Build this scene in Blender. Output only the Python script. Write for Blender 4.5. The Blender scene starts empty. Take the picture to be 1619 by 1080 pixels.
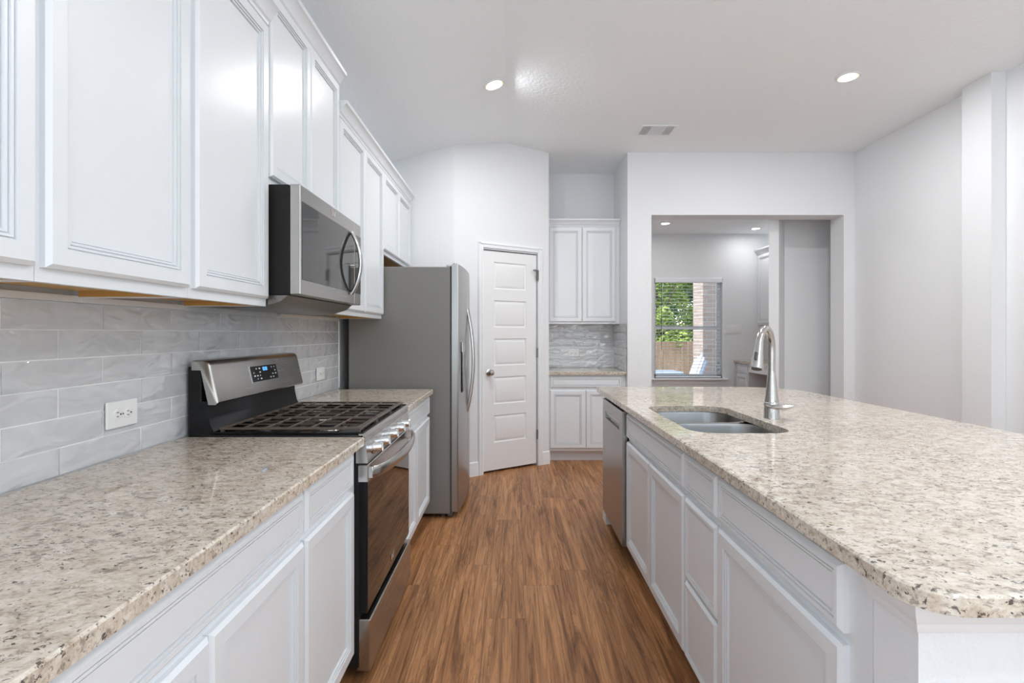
import bpy, bmesh, math, random
from mathutils import Vector, Matrix, noise
random.seed(7)
S = bpy.context.scene
COL = S.collection
R = math.radians

# ------------------------------------------------------------------ camera
H = 1.30                                    # eye height
F_PX, W_PX = 800.0, 1619.0
cd = bpy.data.cameras.new('camera'); cam = bpy.data.objects.new('camera', cd); COL.objects.link(cam)
cam.location = (0, 0, H); cam.rotation_euler = (R(90), 0, 0)
cd.sensor_width = 36.0; cd.lens = 36.0*F_PX/W_PX
cd.shift_x = -1.5/W_PX; cd.shift_y = -13.0/W_PX
cd.clip_start = 0.02; cd.clip_end = 200
S.camera = cam

# ------------------------------------------------------------------ view
S.view_settings.view_transform = 'Standard'; S.view_settings.look = 'None'
S.view_settings.gamma = 1.0; S.view_settings.use_curve_mapping = False
S.view_settings.exposure = -0.02
S.cycles.use_denoising = True
S.cycles.max_bounces = 10; S.cycles.diffuse_bounces = 6; S.cycles.glossy_bounces = 5
S.cycles.transparent_max_bounces = 16
S.cycles.sample_clamp_indirect = 6.0
S.cycles.caustics_reflective = False; S.cycles.caustics_refractive = False

# ------------------------------------------------------------------ world + sun
wd = bpy.data.worlds.new('sky'); S.world = wd; wd.use_nodes = True
nt = wd.node_tree; nt.nodes.clear()
sky = nt.nodes.new('ShaderNodeTexSky'); sky.sky_type = 'NISHITA'; sky.sun_disc = False
sky.sun_elevation = R(50); sky.sun_rotation = R(200); sky.air_density = 1.2
bgn = nt.nodes.new('ShaderNodeBackground'); bgn.inputs[1].default_value = 0.32
wo = nt.nodes.new('ShaderNodeOutputWorld')
nt.links.new(sky.outputs[0], bgn.inputs[0]); nt.links.new(bgn.outputs[0], wo.inputs[0])
sl = bpy.data.lights.new('sun', 'SUN'); sl.energy = 4.2; sl.angle = R(1.0); sl.color = (1, .96, .88)
so = bpy.data.objects.new('sun', sl); COL.objects.link(so)
so.rotation_euler = (R(46), 0, R(-78))

def area(name, loc, rot, sx, sy, watts, color=(1, 1, 1), spread=180):
    l = bpy.data.lights.new(name, 'AREA'); l.shape = 'RECTANGLE'; l.size = sx; l.size_y = sy
    l.energy = watts; l.color = color; l.spread = R(spread)
    o = bpy.data.objects.new(name, l); COL.objects.link(o); o.location = loc; o.rotation_euler = rot
    return o
FILL_TILT, FILL_W, LAMP_W = 66, 22, 15.5
# added area lights, tilted up, filling the room from unseen windows
FILL_COL = (.80, .91, 1)
XW = -1.234            # tiled wall
YB = -8.0              # wall behind the camera
for x in (-0.15, 1.2, 2.55):
    area('window_daylight', (x, YB+.06, 1.55), (R(90+FILL_TILT), 0, 0), 1.05, 2.0, FILL_W, FILL_COL)
SIDE_Y, SIDE_W = (-.5, -2.4, -4.3), (22, 80, 110)  # unseen right wall lights, added to lift the ceiling
LEFT_Y, LEFT_W = (-1.4, -3.0), 42  # unseen left wall lights, added to brighten the island fronts
for y in LEFT_Y:
    area('window_daylight', (XW+.03, y, 1.55), (R(90+40), 0, R(-90)), 1.3, 2.0, LEFT_W, FILL_COL)
for y, wt in zip(SIDE_Y, SIDE_W):
    area('window_daylight', (3.36, y, 1.55), (R(90+70), 0, R(90)), 1.3, 2.0, wt, FILL_COL)

# ------------------------------------------------------------------ materials
def mat(name):
    m = bpy.data.materials.new(name); m.use_nodes = True
    n = m.node_tree.nodes; b = n['Principled BSDF']
    return m, m.node_tree, b
def simple(name, col, rough=.5, metal=0.0, spec=.5, coat=0.0, bump=None, aniso=0):
    m, t, b = mat(name)
    b.inputs['Base Color'].default_value = (*col, 1); b.inputs['Roughness'].default_value = rough
    b.inputs['Metallic'].default_value = metal; b.inputs['Specular IOR Level'].default_value = spec
    b.inputs['Coat Weight'].default_value = coat
    b.inputs['Anisotropic'].default_value = aniso
    if bump:
        sc, st, dist = bump
        add_bump(t, b, sc, st, dist)
    return m
def coords(t, scale=(1, 1, 1), kind='Object', rot=(0, 0, 0)):
    tc = t.nodes.new('ShaderNodeTexCoord'); mp = t.nodes.new('ShaderNodeMapping')
    mp.inputs['Scale'].default_value = scale; mp.inputs['Rotation'].default_value = rot
    t.links.new(tc.outputs[kind], mp.inputs[0]); return mp.outputs[0]
def noise_n(t, vec, scale, detail=4, rough=.5, dist=0.0):
    n = t.nodes.new('ShaderNodeTexNoise'); n.inputs['Scale'].default_value = scale
    n.inputs['Detail'].default_value = detail; n.inputs['Roughness'].default_value = rough
    n.inputs['Distortion'].default_value = dist
    t.links.new(vec, n.inputs['Vector']); return n.outputs['Fac']
def ramp(t, fac, stops):
    r = t.nodes.new('ShaderNodeValToRGB'); e = r.color_ramp.elements
    while len(e) < len(stops): e.new(.5)
    for i, (p, c) in enumerate(stops):
        e[i].position = p; e[i].color = (*c, 1) if len(c) == 3 else c
    t.links.new(fac, r.inputs[0]); return r.outputs[0]
def mix(t, fac, a, b, mode='MIX'):
    n = t.nodes.new('ShaderNodeMix'); n.data_type = 'RGBA'; n.blend_type = mode
    for s, v in ((n.inputs[0], fac), (n.inputs[6], a), (n.inputs[7], b)):
        if hasattr(v, 'links') or hasattr(v, 'is_output'): t.links.new(v, s)
        elif isinstance(v, (int, float)): s.default_value = v
        else: s.default_value = (*v, 1)
    return n.outputs[2]
def math_n(t, op, a, b=0.0):
    n = t.nodes.new('ShaderNodeMath'); n.operation = op
    for s, v in ((n.inputs[0], a), (n.inputs[1], b)):
        if isinstance(v, (int, float)): s.default_value = v
        else: t.links.new(v, s)
    return n.outputs[0]
def add_bump(t, b, scale, strength, dist, detail=3, fac=None):
    if fac is None: fac = noise_n(t, coords(t), scale, detail)
    bn = t.nodes.new('ShaderNodeBump'); bn.inputs['Strength'].default_value = strength
    bn.inputs['Distance'].default_value = dist
    t.links.new(fac, bn.inputs['Height']); t.links.new(bn.outputs[0], b.inputs['Normal'])

WALL = simple('wall_paint', (.81, .822, .838), .5, bump=(70, .35, .004))
CEIL = simple('ceiling_paint', (.92, .947, .97), .6, bump=(38, .55, .006))
TRIM = simple('trim_paint', (.85, .868, .89), .35)
DOORP = simple('door_paint', (.84, .84, .845), .38)
CAB = simple('cabinet_paint', (.785, .806, .83), .30, spec=.5)
GROUT = simple('grout', (.88, .88, .88), .7)
PLATE = simple('white_plastic', (.86, .86, .86), .3)
SLOT = simple('dark_slot', (.03, .03, .03), .5)
BLACK = simple('black_enamel', (.008, .008, .009), .12, spec=.25)
BLACKM = simple('black_matte', (.012, .011, .011), .45, spec=.25)
IRON = simple('cast_iron', (.105, .078, .062), .38, spec=.6)
CHROME = simple('chrome', (.80, .80, .80), .08, 1.0)
NICKEL = simple('brushed_nickel', (.50, .475, .45), .22, 1.0)
DNICKEL = simple('dark_nickel', (.22, .21, .20), .35, .8)
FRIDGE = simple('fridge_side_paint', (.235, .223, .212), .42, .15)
RUBBER = simple('gasket', (.09, .088, .085), .6)
WOODU = simple('cabinet_underside_wood', (.62, .36, .11), .5)
GLOSSB = simple('oven_glass', (.012, .010, .009), .02, spec=1.0)
MWGLASS = simple('microwave_glass', (.035, .033, .031), .04, spec=.8)
WHITEP = simple('white_chair_paint', (.80, .84, .92), .5)
TABLEP = simple('pale_blue_table_paint', (.62, .74, .86), .4)
PATIO = simple('patio_concrete', (.55, .53, .5), .8, bump=(20, .3, .01))
BOUNCE_CARPET = simple('pale_carpet', (.72, .70, .67), .95, bump=(120, .6, .01))
BARK = simple('bark', (.16, .12, .09), .9, bump=(15, .6, .03))
DARKWALL = simple('hall_paint', (.66, .66, .665), .55, bump=(70, .3, .004))
LENS = None
def emission(name, col, strength):
    m = bpy.data.materials.new(name); m.use_nodes = True; t = m.node_tree; t.nodes.clear()
    e = t.nodes.new('ShaderNodeEmission'); o = t.nodes.new('ShaderNodeOutputMaterial')
    e.inputs[0].default_value = (*col, 1); e.inputs[1].default_value = strength
    t.links.new(e.outputs[0], o.inputs[0]); return m
LENS = emission('lamp_lens', (1, .93, .80), 22.0)
RIM = emission('lamp_rim', (1, .80, .46), 1.4)
DIGIT = emission('blue_digits', (.12, .42, 1.0), 1.6)
LEGEND = simple('white_legend', (.75, .75, .75), .5)

def steel(name, col, rough, axis):
    m, t, b = mat(name)
    b.inputs['Metallic'].default_value = 1.0
    sc = [220, 220, 220]; sc[axis] = 3
    f = noise_n(t, coords(t, tuple(sc)), 1.0, 3)
    c = ramp(t, f, [(.3, tuple(v*.985 for v in col)), (.7, tuple(min(1, v*1.012) for v in col))])
    t.links.new(c, b.inputs['Base Color'])
    rr = ramp(t, f, [(.3, (rough*.95,)*3), (.7, (rough*1.06,)*3)])
    t.links.new(rr, b.inputs['Roughness'])
    return m
STEEL = steel('stainless_steel', (.46, .44, .42), .26, 1)
DSTEEL = steel('dark_stainless_steel', (.25, .235, .22), .34, 1)
STEELX = steel('stainless_steel_bright', (.56, .55, .54), .22, 1)
SINKS = steel('sink_steel', (.30, .295, .29), .30, 1)
STEELV = steel('stainless_steel_vertical', (.42, .42, .42), .30, 2)

def granite():
    m, t, b = mat('granite')
    v = coords(t, (34, 50, 50), rot=(0, 0, R(9)))
    v2 = coords(t, (80, 112, 112), rot=(0, 0, R(7)))
    v3 = coords(t, (2.2, 3.6, 3))
    big = noise_n(t, v3, 1.0, 3, .55, .4)
    base = ramp(t, noise_n(t, v, .9, 5, .62, .5),
                [(.30, (.45, .365, .285)), (.46, (.64, .55, .45)), (.60, (.74, .665, .575)), (.78, (.81, .77, .71))])
    fine = ramp(t, noise_n(t, v2, 1.4, 4, .6), [(.36, (.42, .36, .31)), (.50, (1, 1, 1)), (.72, (1.0, 1.0, 1.0))])
    c = mix(t, .4, base, fine, 'MULTIPLY')
    # grey brown streaks
    n1 = noise_n(t, v, 1.15, 6, .68, .7)
    dens = math_n(t, 'MULTIPLY', math_n(t, 'SUBTRACT', big, .5), .22)
    s = ramp(t, math_n(t, 'ADD', n1, dens), [(.555, (0, 0, 0)), (.615, (1, 1, 1))])
    c = mix(t, math_n(t, 'MULTIPLY', s, .68), c, (.225, .18, .15))
    # dark flecks
    n2 = noise_n(t, v2, 1.0, 4, .6, .3)
    s2 = ramp(t, math_n(t, 'ADD', n2, math_n(t, 'MULTIPLY', dens, .7)), [(.595, (0, 0, 0)), (.64, (1, 1, 1))])
    c = mix(t, math_n(t, 'MULTIPLY', s2, .9), c, (.07, .058, .052))
    t.links.new(c, b.inputs['Base Color'])
    b.inputs['Roughness'].default_value = .05
    b.inputs['Specular IOR Level'].default_value = .55
    return m
GRANITE = granite()

def tile_mat():
    m, t, b = mat('glazed_tile')
    f = noise_n(t, coords(t, (6, 6, 14)), 1.0, 4, .55, .6)
    c = ramp(t, f, [(.3, (.60, .61, .635)), (.55, (.65, .66, .685)), (.75, (.70, .71, .73))])
    t.links.new(c, b.inputs['Base Color']); b.inputs['Roughness'].default_value = .03
    b.inputs['Specular IOR Level'].default_value = 1.0
    add_bump(t, b, 0, .9, .008, fac=noise_n(t, coords(t, (7.5, 7.5, 17)), 1.0, .6, .4, 1.8))
    return m
TILE = tile_mat()

def floor_mat():
    m, t, b = mat('wood_plank_floor')
    tc = t.nodes.new('ShaderNodeTexCoord'); sep = t.nodes.new('ShaderNodeSeparateXYZ')
    t.links.new(tc.outputs['Object'], sep.inputs[0])
    cmb = t.nodes.new('ShaderNodeCombineXYZ')
    wn_ = t.nodes.new('ShaderNodeTexWhiteNoise'); wn_.noise_dimensions = '1D'
    t.links.new(math_n(t, 'FLOOR', math_n(t, 'DIVIDE', sep.outputs[0], .178)), wn_.inputs['W'])
    t.links.new(math_n(t, 'ADD', sep.outputs[1], math_n(t, 'MULTIPLY', wn_.outputs['Value'], 1.22)), cmb.inputs[0]); t.links.new(sep.outputs[0], cmb.inputs[1])
    br = t.nodes.new('ShaderNodeTexBrick'); t.links.new(cmb.outputs[0], br.inputs['Vector'])
    br.inputs['Color1'].default_value = (0, 0, 0, 1); br.inputs['Color2'].default_value = (1, 1, 1, 1)
    br.inputs['Mortar'].default_value = (.5, .5, .5, 1)
    br.inputs['Scale'].default_value = 1; br.inputs['Mortar Size'].default_value = .0009
    br.inputs['Mortar Smooth'].default_value = 0; br.inputs['Bias'].default_value = 0
    br.inputs['Brick Width'].default_value = 1.22; br.inputs['Row Height'].default_value = .178
    br.offset = 0.0
    rnd = math_n(t, 'MULTIPLY', br.outputs['Color'], 1.0)
    off = math_n(t, 'MULTIPLY', rnd, 9.0)
    c2 = t.nodes.new('ShaderNodeCombineXYZ')
    t.links.new(math_n(t, 'ADD', math_n(t, 'MULTIPLY', sep.outputs[0], 17.0), off), c2.inputs[0])
    t.links.new(math_n(t, 'ADD', math_n(t, 'MULTIPLY', sep.outputs[1], 1.25), math_n(t, 'MULTIPLY', rnd, 23.0)), c2.inputs[1])
    t.links.new(off, c2.inputs[2])
    g1 = noise_n(t, c2.outputs[0], .9, 6, .62, 1.1)
    c3 = t.nodes.new('ShaderNodeCombineXYZ')
    t.links.new(math_n(t, 'MULTIPLY', sep.outputs[0], 120.0), c3.inputs[0])
    t.links.new(math_n(t, 'MULTIPLY', sep.outputs[1], 2.5), c3.inputs[1]); t.links.new(off, c3.inputs[2])
    g2 = noise_n(t, c3.outputs[0], 1.0, 3, .6, .3)
    # cathedral rings
    ring = math_n(t, 'FRACT', math_n(t, 'MULTIPLY', g1, 9.0))
    ring = math_n(t, 'ABSOLUTE', math_n(t, 'SUBTRACT', ring, .5))
    col = ramp(t, g1, [(.28, (.15, .064, .027)), (.43, (.35, .160, .066)), (.56, (.48, .232, .100)), (.75, (.60, .315, .150))])
    rr = ramp(t, ring, [(0.0, (.50, .44, .40)), (.20, (1, 1, 1))])
    col = mix(t, .55, col, rr, 'MULTIPLY')
    fr = ramp(t, g2, [(.36, (.50, .47, .45)), (.54, (1.06, 1.06, 1.06))])
    col = mix(t, .72, col, fr, 'MULTIPLY')
    tone = ramp(t, rnd, [(0, (.90, .90, .90)), (1, (1.10, 1.08, 1.05))])
    col = mix(t, 1.0, col, tone, 'MULTIPLY')
    col = mix(t, math_n(t, 'MULTIPLY', br.outputs['Fac'], .6), col, (.06, .028, .014))
    t.links.new(col, b.inputs['Base Color'])
    b.inputs['Roughness'].default_value = .38; b.inputs['Specular IOR Level'].default_value = .28
    add_bump(t, b, 0, .12, .002, fac=g2)
    return m
FLOOR = floor_mat()

def fence_mat():
    m, t, b = mat('fence_wood')
    f = noise_n(t, coords(t, (14, 14, 1.2)), 1.0, 4)
    t.links.new(ramp(t, f, [(.3, (.26, .17, .10)), (.7, (.46, .33, .21))]), b.inputs['Base Color'])
    b.inputs['Roughness'].default_value = .8; return m
FENCE = fence_mat()
def brick_mat():
    m, t, b = mat('brick')
    tc = t.nodes.new('ShaderNodeTexCoord'); sep = t.nodes.new('ShaderNodeSeparateXYZ')
    t.links.new(tc.outputs['Object'], sep.inputs[0]); cm = t.nodes.new('ShaderNodeCombineXYZ')
    t.links.new(math_n(t, 'ADD', sep.outputs[0], sep.outputs[1]), cm.inputs[0]); t.links.new(sep.outputs[2], cm.inputs[1])
    br = t.nodes.new('ShaderNodeTexBrick'); t.links.new(cm.outputs[0], br.inputs['Vector'])
    br.inputs['Color1'].default_value = (.46, .36, .30, 1); br.inputs['Color2'].default_value = (.58, .47, .41, 1)
    br.inputs['Mortar'].default_value = (.62, .60, .57, 1); br.inputs['Scale'].default_value = 1
    br.inputs['Brick Width'].default_value = .2; br.inputs['Row Height'].default_value = .075
    br.inputs['Mortar Size'].default_value = .006
    t.links.new(br.outputs['Color'], b.inputs['Base Color']); b.inputs['Roughness'].default_value = .85
    return m
BRICK = brick_mat()
def leaf_mat(name, a, c):
    m, t, b = mat(name)
    oi = noise_n(t, coords(t), 3.0, 3)
    t.links.new(ramp(t, oi, [(.3, a), (.7, c)]), b.inputs['Base Color'])
    b.inputs['Roughness'].default_value = .5
    b.inputs['Subsurface Weight'].default_value = 0
    return m
LEAF1 = leaf_mat('leaf_yellow_green', (.22, .34, .05), (.46, .58, .14))
LEAF2 = leaf_mat('leaf_deep_green', (.05, .15, .05), (.18, .32, .12))
def glass_mat():
    m = bpy.data.materials.new('window_glass'); m.use_nodes = True; t = m.node_tree; t.nodes.clear()
    tr = t.nodes.new('ShaderNodeBsdfTransparent'); gl = t.nodes.new('ShaderNodeBsdfGlossy'); gl.inputs['Roughness'].default_value = .0
    fr = t.nodes.new('ShaderNodeFresnel'); fr.inputs[0].default_value = 1.3
    mx = t.nodes.new('ShaderNodeMixShader'); o = t.nodes.new('ShaderNodeOutputMaterial')
    t.links.new(fr.outputs[0], mx.inputs[0]); t.links.new(tr.outputs[0], mx.inputs[1]); t.links.new(gl.outputs[0], mx.inputs[2])
    t.links.new(mx.outputs[0], o.inputs[0]); return m
GLASS = glass_mat()

# ------------------------------------------------------------------ mesh helpers
class MB:
    """collects shapes in world space; build() links them as ONE mesh object"""
    def __init__(s): s.bm = bmesh.new()
    def box(s, x0, x1, y0, y1, z0, z1, b=0.0, seg=1):
        x0, x1 = sorted((x0, x1)); y0, y1 = sorted((y0, y1)); z0, z1 = sorted((z0, z1))
        vs = [s.bm.verts.new(p) for p in ((x0,y0,z0),(x1,y0,z0),(x1,y1,z0),(x0,y1,z0),(x0,y0,z1),(x1,y0,z1),(x1,y1,z1),(x0,y1,z1))]
        fs = [s.bm.faces.new([vs[i] for i in q]) for q in ((0,3,2,1),(4,5,6,7),(0,1,5,4),(1,2,6,5),(2,3,7,6),(3,0,4,7))]
        if b > 0:
            es = {e for f in fs for e in f.edges}
            bmesh.ops.bevel(s.bm, geom=list(es), offset=b, segments=seg, profile=.5, affect='EDGES')
        return s
    def xbox(s, M, sx, sy, sz, b=0.0):
        """box sx*sy*sz centred at the origin of matrix M"""
        t = MB(); t.box(-sx/2, sx/2, -sy/2, sy/2, -sz/2, sz/2, b)
        bmesh.ops.transform(t.bm, matrix=M, verts=t.bm.verts); s.add(t); return s
    def add(s, o):
        me = bpy.data.meshes.new('tmp'); o.bm.to_mesh(me); s.bm.from_mesh(me); bpy.data.meshes.remove(me); o.bm.free()
    def rings(s, rings, cap0=True, cap1=True, closed=True):
        """loft a list of equal-length vertex rings"""
        V = [[s.bm.verts.new(p) for p in r] for r in rings]
        n = len(V[0])
        for a, c in zip(V, V[1:]):
            for i in range(n if closed else n-1):
                j = (i+1) % n
                s.bm.faces.new((a[i], a[j], c[j], c[i]))
        if cap0 and closed: s.bm.faces.new(list(reversed(V[0])))
        if cap1 and closed: s.bm.faces.new(V[-1])
        return s
    def lathe(s, prof, n=24, M=Matrix()):
        """profile [(r,z)] turned about local z of M"""
        rs = []
        for r, z in prof:
            r = max(r, 1e-4)
            rs.append([M @ Vector((r*math.cos(2*math.pi*i/n), r*math.sin(2*math.pi*i/n), z)) for i in range(n)])
        return s.rings(rs)
    def tube(s, pts, rad, n=12, flat=None):
        """sweep a circle (or flat=(a,b) ellipse-ish with up hint) along points; rad scalar or list"""
        pts = [Vector(p) for p in pts]
        if not hasattr(rad, '__len__'): rad = [rad]*len(pts)
        T = []
        for i in range(len(pts)):
            a = pts[max(i-1, 0)]; c = pts[min(i+1, len(pts)-1)]
            T.append((c-a).normalized())
        up = Vector((0, 0, 1)) if abs(T[0].z) < .9 else Vector((1, 0, 0))
        nrm = (up - T[0]*up.dot(T[0])).normalized()
        rs = []
        for p, t_, r in zip(pts, T, rad):
            nrm = (nrm - t_*nrm.dot(t_)).normalized(); bi = t_.cross(nrm)
            ra, rb = (r, r) if flat is None else (r*flat[0], r*flat[1])
            rs.append([p + nrm*(ra*math.cos(2*math.pi*i/n)) + bi*(rb*math.sin(2*math.pi*i/n)) for i in range(n)])
        return s.rings(rs)
    def prism(s, poly, axis, a, c):
        """extrude 2D poly along axis ('x': (y,z), 'y': (x,z), 'z': (x,y)) from a to c"""
        f = {'x': lambda p, h: (h, p[0], p[1]), 'y': lambda p, h: (p[0], h, p[1]), 'z': lambda p, h: (p[0], p[1], h)}[axis]
        return s.rings([[Vector(f(p, a)) for p in poly], [Vector(f(p, c)) for p in poly]])
    def panel(s, O, ux, uy, n, w, h, prof):
        """cabinet front: concentric rectangle rings, prof = [(inset, height)]"""
        O, ux, uy, n = Vector(O), Vector(ux), Vector(uy), Vector(n)
        rs = []
        for ins, ht in prof:
            rs.append([O + ux*x + uy*y + n*ht for x, y in ((ins, ins), (w-ins, ins), (w-ins, h-ins), (ins, h-ins))])
        return s.rings(rs)
    def build(s, name, m, parent=None, smooth=30):
        bmesh.ops.recalc_face_normals(s.bm, faces=s.bm.faces)
        me = bpy.data.meshes.new(name)
        root = parent
        while root is not None and root.parent is not None: root = root.parent
        if root is None:
            vs = [v.co for v in s.bm.verts]
            org = Vector(((min(v.x for v in vs)+max(v.x for v in vs))/2, (min(v.y for v in vs)+max(v.y for v in vs))/2, min(v.z for v in vs)))
        else: org = root.location.copy()
        for v in s.bm.verts: v.co -= org
        s.bm.to_mesh(me); s.bm.free()
        me.materials.append(m)
        if smooth:
            for p in me.polygons: p.use_smooth = True
            me.set_sharp_from_angle(angle=R(smooth))
        o = bpy.data.objects.new(name, me); COL.objects.link(o)
        if parent is None: o.location = org
        else: o.parent = parent
        return o
def tag(o, label=None, cat=None, group=None, kind=None):
    if label: o['label'] = label
    if cat: o['category'] = cat
    if group: o['group'] = group
    if kind: o['kind'] = kind
    return o
def thing(name, loc, label, cat, group=None, kind=None):
    o = bpy.data.objects.new(name, None); COL.objects.link(o); o.location = loc
    o.empty_display_size = .1
    bpy.context.view_layer.update()
    return tag(o, label, cat, group, kind)
def struct(mb, name, m, label, cat, smooth=30): return tag(mb.build(name, m, None, smooth), label, cat, None, 'structure')

# ------------------------------------------------------------------ key positions
XW = -1.234            # tiled wall
XU = -0.92             # wall cabinet frame face
ZC = 3.10              # ceiling
YF = 5.035             # far wall with the opening
XR = 3.40              # right wall
ZT = .914              # worktop
XC = -.05              # where the ceiling starts to slope
def zceil(x): return ZC if x > XC else ZC - .275*(XC-x)

# ------------------------------------------------------------------ setting
struct(MB().box(XW, XR, YB, -1.3, 0, .012), 'floor_living', BOUNCE_CARPET, 'pale carpet of the living room behind the viewpoint', 'floor')  # unseen pale floor added to bounce neutral light onto the ceiling
struct(MB().box(-1.5, 4.1, YB-.1, 7.6, -.1, 0), 'floor', FLOOR, 'brown wood plank floor running away from the camera', 'floor')
cp = [(-1.5, zceil(-1.5)), (XC, ZC), (3.6, ZC), (3.6, ZC+.15), (-1.5, ZC+.15)]
struct(MB().prism(cp, 'y', YB-.1, 5.84), 'ceiling', CEIL, 'white textured kitchen ceiling sloping down over the wall cabinets', 'ceiling', 12)
struct(MB().box(1.2, 4.1, 5.245, 7.6, 2.74, 2.85), 'ceiling_study', CEIL, 'lower white ceiling of the room beyond the opening', 'ceiling')
w = MB()
ed = sorted([YB, 5.84]+[y-.70 for y in LEFT_Y]+[y+.70 for y in LEFT_Y])
for i in range(0, len(ed), 2): w.box(-1.5, XW, ed[i], ed[i+1], 0, 3.2)
for k, y in enumerate(LEFT_Y):  # openings and window frames added around the left fill lights
    w.box(-1.5, XW, y-.70, y+.70, 0, .5).box(-1.5, XW, y-.70, y+.70, 2.6, 3.2)
    a, c = XW-.11, XW-.05
    f = MB().box(a, c, y-.70, y-.65, .5, 2.6).box(a, c, y+.65, y+.70, .5, 2.6).box(a, c, y-.65, y+.65, .5, .55).box(a, c, y-.65, y+.65, 2.55, 2.6).box(a, c, y-.65, y+.65, 1.53, 1.57)
    o = struct(f, 'window_%d' % (k+8), TRIM, 'tall white window in the left wall behind the viewpoint', 'window'); o['group'] = 'left wall windows'
    MB().box(XW-.082, XW-.078, y-.65, y+.65, .55, 2.55).build('glass_pane', GLASS, o)
struct(w, 'wall_left', WALL, 'wall behind the tiled backsplash and range', 'wall')
struct(MB().box(-1.5, -.5227, 4.496, 4.60, 0, 3.2), 'wall_fridge', WALL, 'short white wall beyond the refrigerator', 'wall')
# diagonal pantry wall with the door opening cut out
DA, DB = Vector((-.5227, 4.496, 0)), Vector((.353, 5.0475, 0))
DU = (DB-DA).normalized(); DN = Vector((DU.y, -DU.x, 0))      # along the wall, and out into the kitchen
def dpos(u): # pixel column -> distance along the diagonal wall
    k = (u-811)/800.0
    y = 4.8251/(1-.63*k); x = k*y
    return (Vector((x, y, 0))-DA).dot(DU)
def DM(s, out, z): return DA + DU*s + DN*out + Vector((0, 0, z))
def dbox(mb, s0, s1, o0, o1, z0, z1, b=0):
    M = Matrix.Translation(DM((s0+s1)/2, (o0+o1)/2, (z0+z1)/2)) @ Matrix((( DU.x, -DN.x, 0, 0), (DU.y, -DN.y, 0, 0), (0, 0, 1, 0), (0, 0, 0, 1)))
    mb.xbox(M, s1-s0, abs(o1-o0), z1-z0, b); return mb
DL = (DB-DA).length
s0, s1 = dpos(764.3), dpos(849.5)
ztop = 2.085
w = MB(); dbox(w, 0, s0, -.11, 0, 0, 3.2); dbox(w, s1, DL, -.11, 0, 0, 3.2); dbox(w, s0, s1, -.11, 0, ztop, 3.2)
struct(w, 'wall_pantry', WALL, 'diagonal white wall holding the pantry door', 'wall')
struct(MB().box(.24, .36, 5.06, 5.84, 0, 3.2), 'wall_alcove_left', WALL, 'left side wall of the alcove beside the pantry door', 'wall')
struct(MB().box(XW, 1.25, 5.714, 5.84, 0, 3.2), 'wall_alcove', WALL, 'rear wall of the alcove above the small cabinets', 'wall')
struct(MB().box(1.14, 1.25, 5.245, 5.84, 0, 3.2), 'wall_alcove_right', WALL, 'right side wall of the alcove with the small cabinets', 'wall')
w = MB().box(1.14, 1.378, YF, 5.245, 0, 3.2).box(1.378, 3.292, YF, 5.245, 2.477, 3.2).box(3.292, 4.1, YF, 5.245, 0, 3.2)
struct(w, 'wall_far', WALL, 'white wall with the wide cased opening to the next room', 'wall')
w = MB().box(3.30, XR, 3.49, 3.72, 0, 3.2)
ed = sorted([YB, YF]+[y-.70 for y in SIDE_Y]+[y+.70 for y in SIDE_Y])
for i in range(0, len(ed), 2): w.box(XR, 3.56, ed[i], ed[i+1], 0, 3.2)
for y in SIDE_Y: w.box(XR, 3.56, y-.70, y+.70, 0, .5).box(XR, 3.56, y-.70, y+.70, 2.6, 3.2)
for k, y in enumerate(SIDE_Y):  # window frames added to dress the right fill lights
    f = MB().box(3.45, 3.51, y-.70, y-.65, .5, 2.6).box(3.45, 3.51, y+.65, y+.70, .5, 2.6).box(3.45, 3.51, y-.65, y+.65, .5, .55).box(3.45, 3.51, y-.65, y+.65, 2.55, 2.6).box(3.45, 3.51, y-.65, y+.65, 1.53, 1.57)
    o = struct(f, 'window_%d' % (k+5), TRIM, 'tall white window in the right wall, outside the picture', 'window'); o['group'] = 'right wall windows'
    MB().box(3.478, 3.482, y-.65, y+.65, .55, 2.55).build('glass_pane', GLASS, o)
struct(w, 'wall_right', WALL, 'long white wall with a shallow pilaster behind the island', 'wall')
# rear wall of the living room, behind the camera, with three windows added around the fill lights
w = MB()
xs = [-1.5, -.70, .40, .65, 1.75, 2.0, 3.1, 3.56]
for i in range(0, 8, 2): w.box(xs[i], xs[i+1], YB-.12, YB, 0, 3.2)
for i in range(1, 7, 2): w.box(xs[i], xs[i+1], YB-.12, YB, 0, .5); w.box(xs[i], xs[i+1], YB-.12, YB, 2.6, 3.2)
struct(w, 'wall_back', WALL, 'living room wall with three tall windows behind the viewpoint', 'wall')
for k in range(3):  # frames and glass added in front of the rear fill lights
    x0, x1 = xs[1+2*k], xs[2+2*k]
    f = MB().box(x0, x0+.05, YB-.09, YB-.03, .5, 2.6).box(x1-.05, x1, YB-.09, YB-.03, .5, 2.6)
    f.box(x0+.05, x1-.05, YB-.09, YB-.03, .5, .55).box(x0+.05, x1-.05, YB-.09, YB-.03, 2.55, 2.6).box(x0+.05, x1-.05, YB-.09, YB-.03, 1.53, 1.57)
    o = struct(f, 'window_%d' % (k+2), TRIM, 'tall white living room window behind the viewpoint', 'window'); o['group'] = 'living room windows'
    MB().box(x0+.05, x1-.05, YB-.062, YB-.058, .55, 2.55).build('glass_pane', GLASS, o)

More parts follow.
